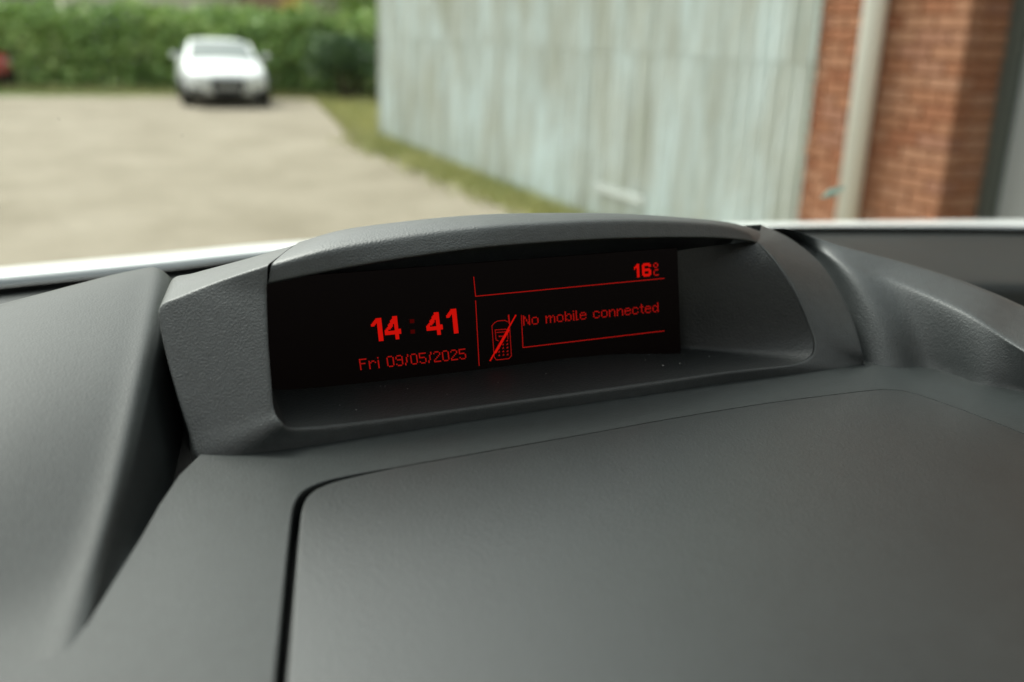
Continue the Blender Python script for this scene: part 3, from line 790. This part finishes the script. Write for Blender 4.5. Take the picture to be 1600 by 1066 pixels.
# --- windscreen
cx = .16
topc = [Vector((cx+(v.x-cx)*.86, v.y-.74+.02, 2.035)) for v in base]
ws_rows = [base] + [[a.lerp(b, t)+Vector((0, .05*math.sin(math.pi*t), .06*math.sin(math.pi*t))) for a, b in zip(base, topc)] for t in (.02, .1, .25, .4, .55, .7, .85, 1)]
ws = loft('windscreen', ws_rows, GLASS, van, 1)
fr0 = [v+Vector((0, -.0015, -.003)) for v in base]; fr1 = [v+Vector((0, -.0025, .0045)) for v in base]
fr_b0 = [v+Vector((0, .004, 0)) for v in fr0]; fr_b1 = [v+Vector((0, .004, 0)) for v in fr1]
loft('frit_band', [fr_b0, fr0, fr1, fr_b1], FRIT, ws, 0)
# --- bonnet
bn_rear = pspline([P(p) for p in [(-500, 500, .70), (-250, 470, .76), (0, 446, .79), (250, 419, .80), (469, 394, .81), (800, 372, .815), (1200, 358, .80), (1400, 356, .775), (1600, 357, .74), (1800, 362, .70), (2050, 374, .64)]], 5)
bn_top = pspline([P(p) for p in [(-500, 470, .80), (-250, 440, .86), (0, 415, .90), (250, 393, .91), (469, 374, .915), (800, 356, .92), (1200, 345.5, .90), (1400, 342.5, .87), (1600, 341, .83), (1800, 345, .78), (2050, 355, .71)]], 5)
bn_old = bn_rear
bn_rear = pspline([P(p) for p in [(-500, 487, .70), (-250, 456, .76), (0, 433, .79), (250, 409, .80), (469, 387, .81), (800, 367, .815), (1200, 354, .80), (1400, 351.5, .775), (1600, 352, .74), (1800, 357, .70), (2050, 369, .64)]], 5)
loft('shaded_scuttle', [[v+Vector((0, -.02, -.02)) for v in bn_old], bn_old, mixr(bn_old, bn_rear, k=.8), [v+Vector((0, .01, -.002)) for v in bn_rear]], SCUT, van, 1)  # grey strip puts the bonnet's shaded rear zone into the scuttle's colour
r0_ = [v+Vector((0, .005, -.03)) for v in bn_rear]
f1 = [v+Vector((0, .06, -.022)) for v in bn_top]; f2 = [v+Vector((0, .25, -.14)) for v in bn_top]; f3 = [v+Vector((0, .55, -.42)) for v in bn_top]; f4 = [v+Vector((0, .60, -.80)) for v in bn_top]
loft('bonnet', [r0_, bn_rear, mixr(bn_rear, bn_top, k=.35), mixr(bn_rear, bn_top, k=.75), bn_top, f1, f2, f3, f4], WHITE, van, 1)
MB().box((.16, .775, 1.405), (1.7, .12, .02)).build('scuttle', BLK, van)
# --- unseen cabin: cut-back roof, right door, pillars; left side and rear omitted for light
MB().box((cx, -.47, 2.06), (1.64, .90, .05)).build('roof', LINING, van)
for s in (-1, 1):
    X = cx+s*.84
    if s > 0: MB().box((X, -.42, .85), (.06, 1.75, .95)).build('door_panel', TRIMD, van)
    MB().tube(base[0 if s < 0 else -1]+Vector((s*.02, 0, -.03)), topc[0 if s < 0 else -1]+Vector((s*.02, 0, .02)), .045, 12).build('pillar', LINING, van)
MB().box((cx, -.4, .38), (1.7, 1.9, .04)).build('floor_mat', LINING, van)

# --- dust specks on the dash
rg = random.Random(21); db = MB()
DUST = pm('pale_dust', (.30, .30, .29), .9, .1)
for k in range(36):
    if k < 16: c = P((rg.uniform(480, 1200), 0, 'z', 1.5)) if False else Vector((rg.uniform(.09, .27), rg.uniform(.320, .344), 1.5166))
    else:
        i = rg.randrange(8*PER, 14*PER); c = O[i]+Vector((rg.uniform(-.003, .003), -.0015, .0015))
    s = rg.uniform(.00012, .0003)
    db.box(c, (s*rg.uniform(1, 2.6), s, s), Matrix.Rotation(rg.random()*3, 3, 'Z'))
dd = db.build('dust', DUST, van); dd['kind'] = 'stuff'
# --- dirt on the glass
def dirt():
    rg2 = random.Random(5); mb = MB()
    for k in range(150):
        if k < 60: px, py = rg2.uniform(20, 260), rg2.uniform(10, 130)
        else: px, py = rg2.uniform(0, 1600), rg2.uniform(0, 330)
        c = on_glass(px, py)
        if not c: continue
        s_ = rg2.uniform(.00015, .00045)
        mb.box(c+Vector((0, .0012, .0012)), (s_*rg2.uniform(1, 3), s_*.6, s_), Matrix.Rotation(rg2.random()*3, 3, 'Y'))
    o = mb.build('windscreen_dirt', DUST, ws); o['kind'] = 'stuff'
# --- leaf stuck on the glass
LEAF = pm('pale_leaf', (.42, .50, .46), .6, .3)
tl = nd(LEAF, 'ShaderNodeBsdfTranslucent'); tl.inputs[0].default_value = (.5, .58, .54, 1)
mxs = nd(LEAF, 'ShaderNodeMixShader'); mxs.inputs[0].default_value = .6
lk(LEAF, bsdf(LEAF).outputs[0], mxs.inputs[1]); lk(LEAF, tl.outputs[0], mxs.inputs[2]); lk(LEAF, mxs.outputs[0], LEAF.node_tree.nodes['Material Output'].inputs[0])
def on_glass(px, py):
    d = (FW*F + RT*(px-800) - UP*(py-533)).normalized()
    best = None
    for r, s in zip(ws_rows, ws_rows[1:]):
        for i in range(len(r)-1):
            for tri in ((r[i], r[i+1], s[i+1]), (r[i], s[i+1], s[i])):
                from mathutils.geometry import intersect_ray_tri
                h = intersect_ray_tri(*tri, d, CAM, True)
                if h: best = h
    return best
dirt()
lp = [on_glass(*p) for p in ((1283, 312), (1296, 298), (1322, 293), (1316, 300), (1300, 309))]
if all(lp):
    nrm = (lp[1]-lp[0]).cross(lp[2]-lp[0]).normalized()
    if nrm.y < 0: nrm = -nrm
    c = sum(lp, Vector())/5
    V = [p+nrm*.002 for p in lp]+[c+nrm*.005]+[p+nrm*.0012 for p in lp]
    lf = link('leaf', mesh('leaf', V, [(i, (i+1) % 5, 5) for i in range(5)]+[(6+i, 6+(i+1) % 5, (i+1) % 5, i) for i in range(5)]+[(10, 9, 8, 7, 6)]), LEAF, None, False)
    tag(lf, 'small pale grey-green leaf stuck on the windscreen in front of the white downpipe', 'leaf')
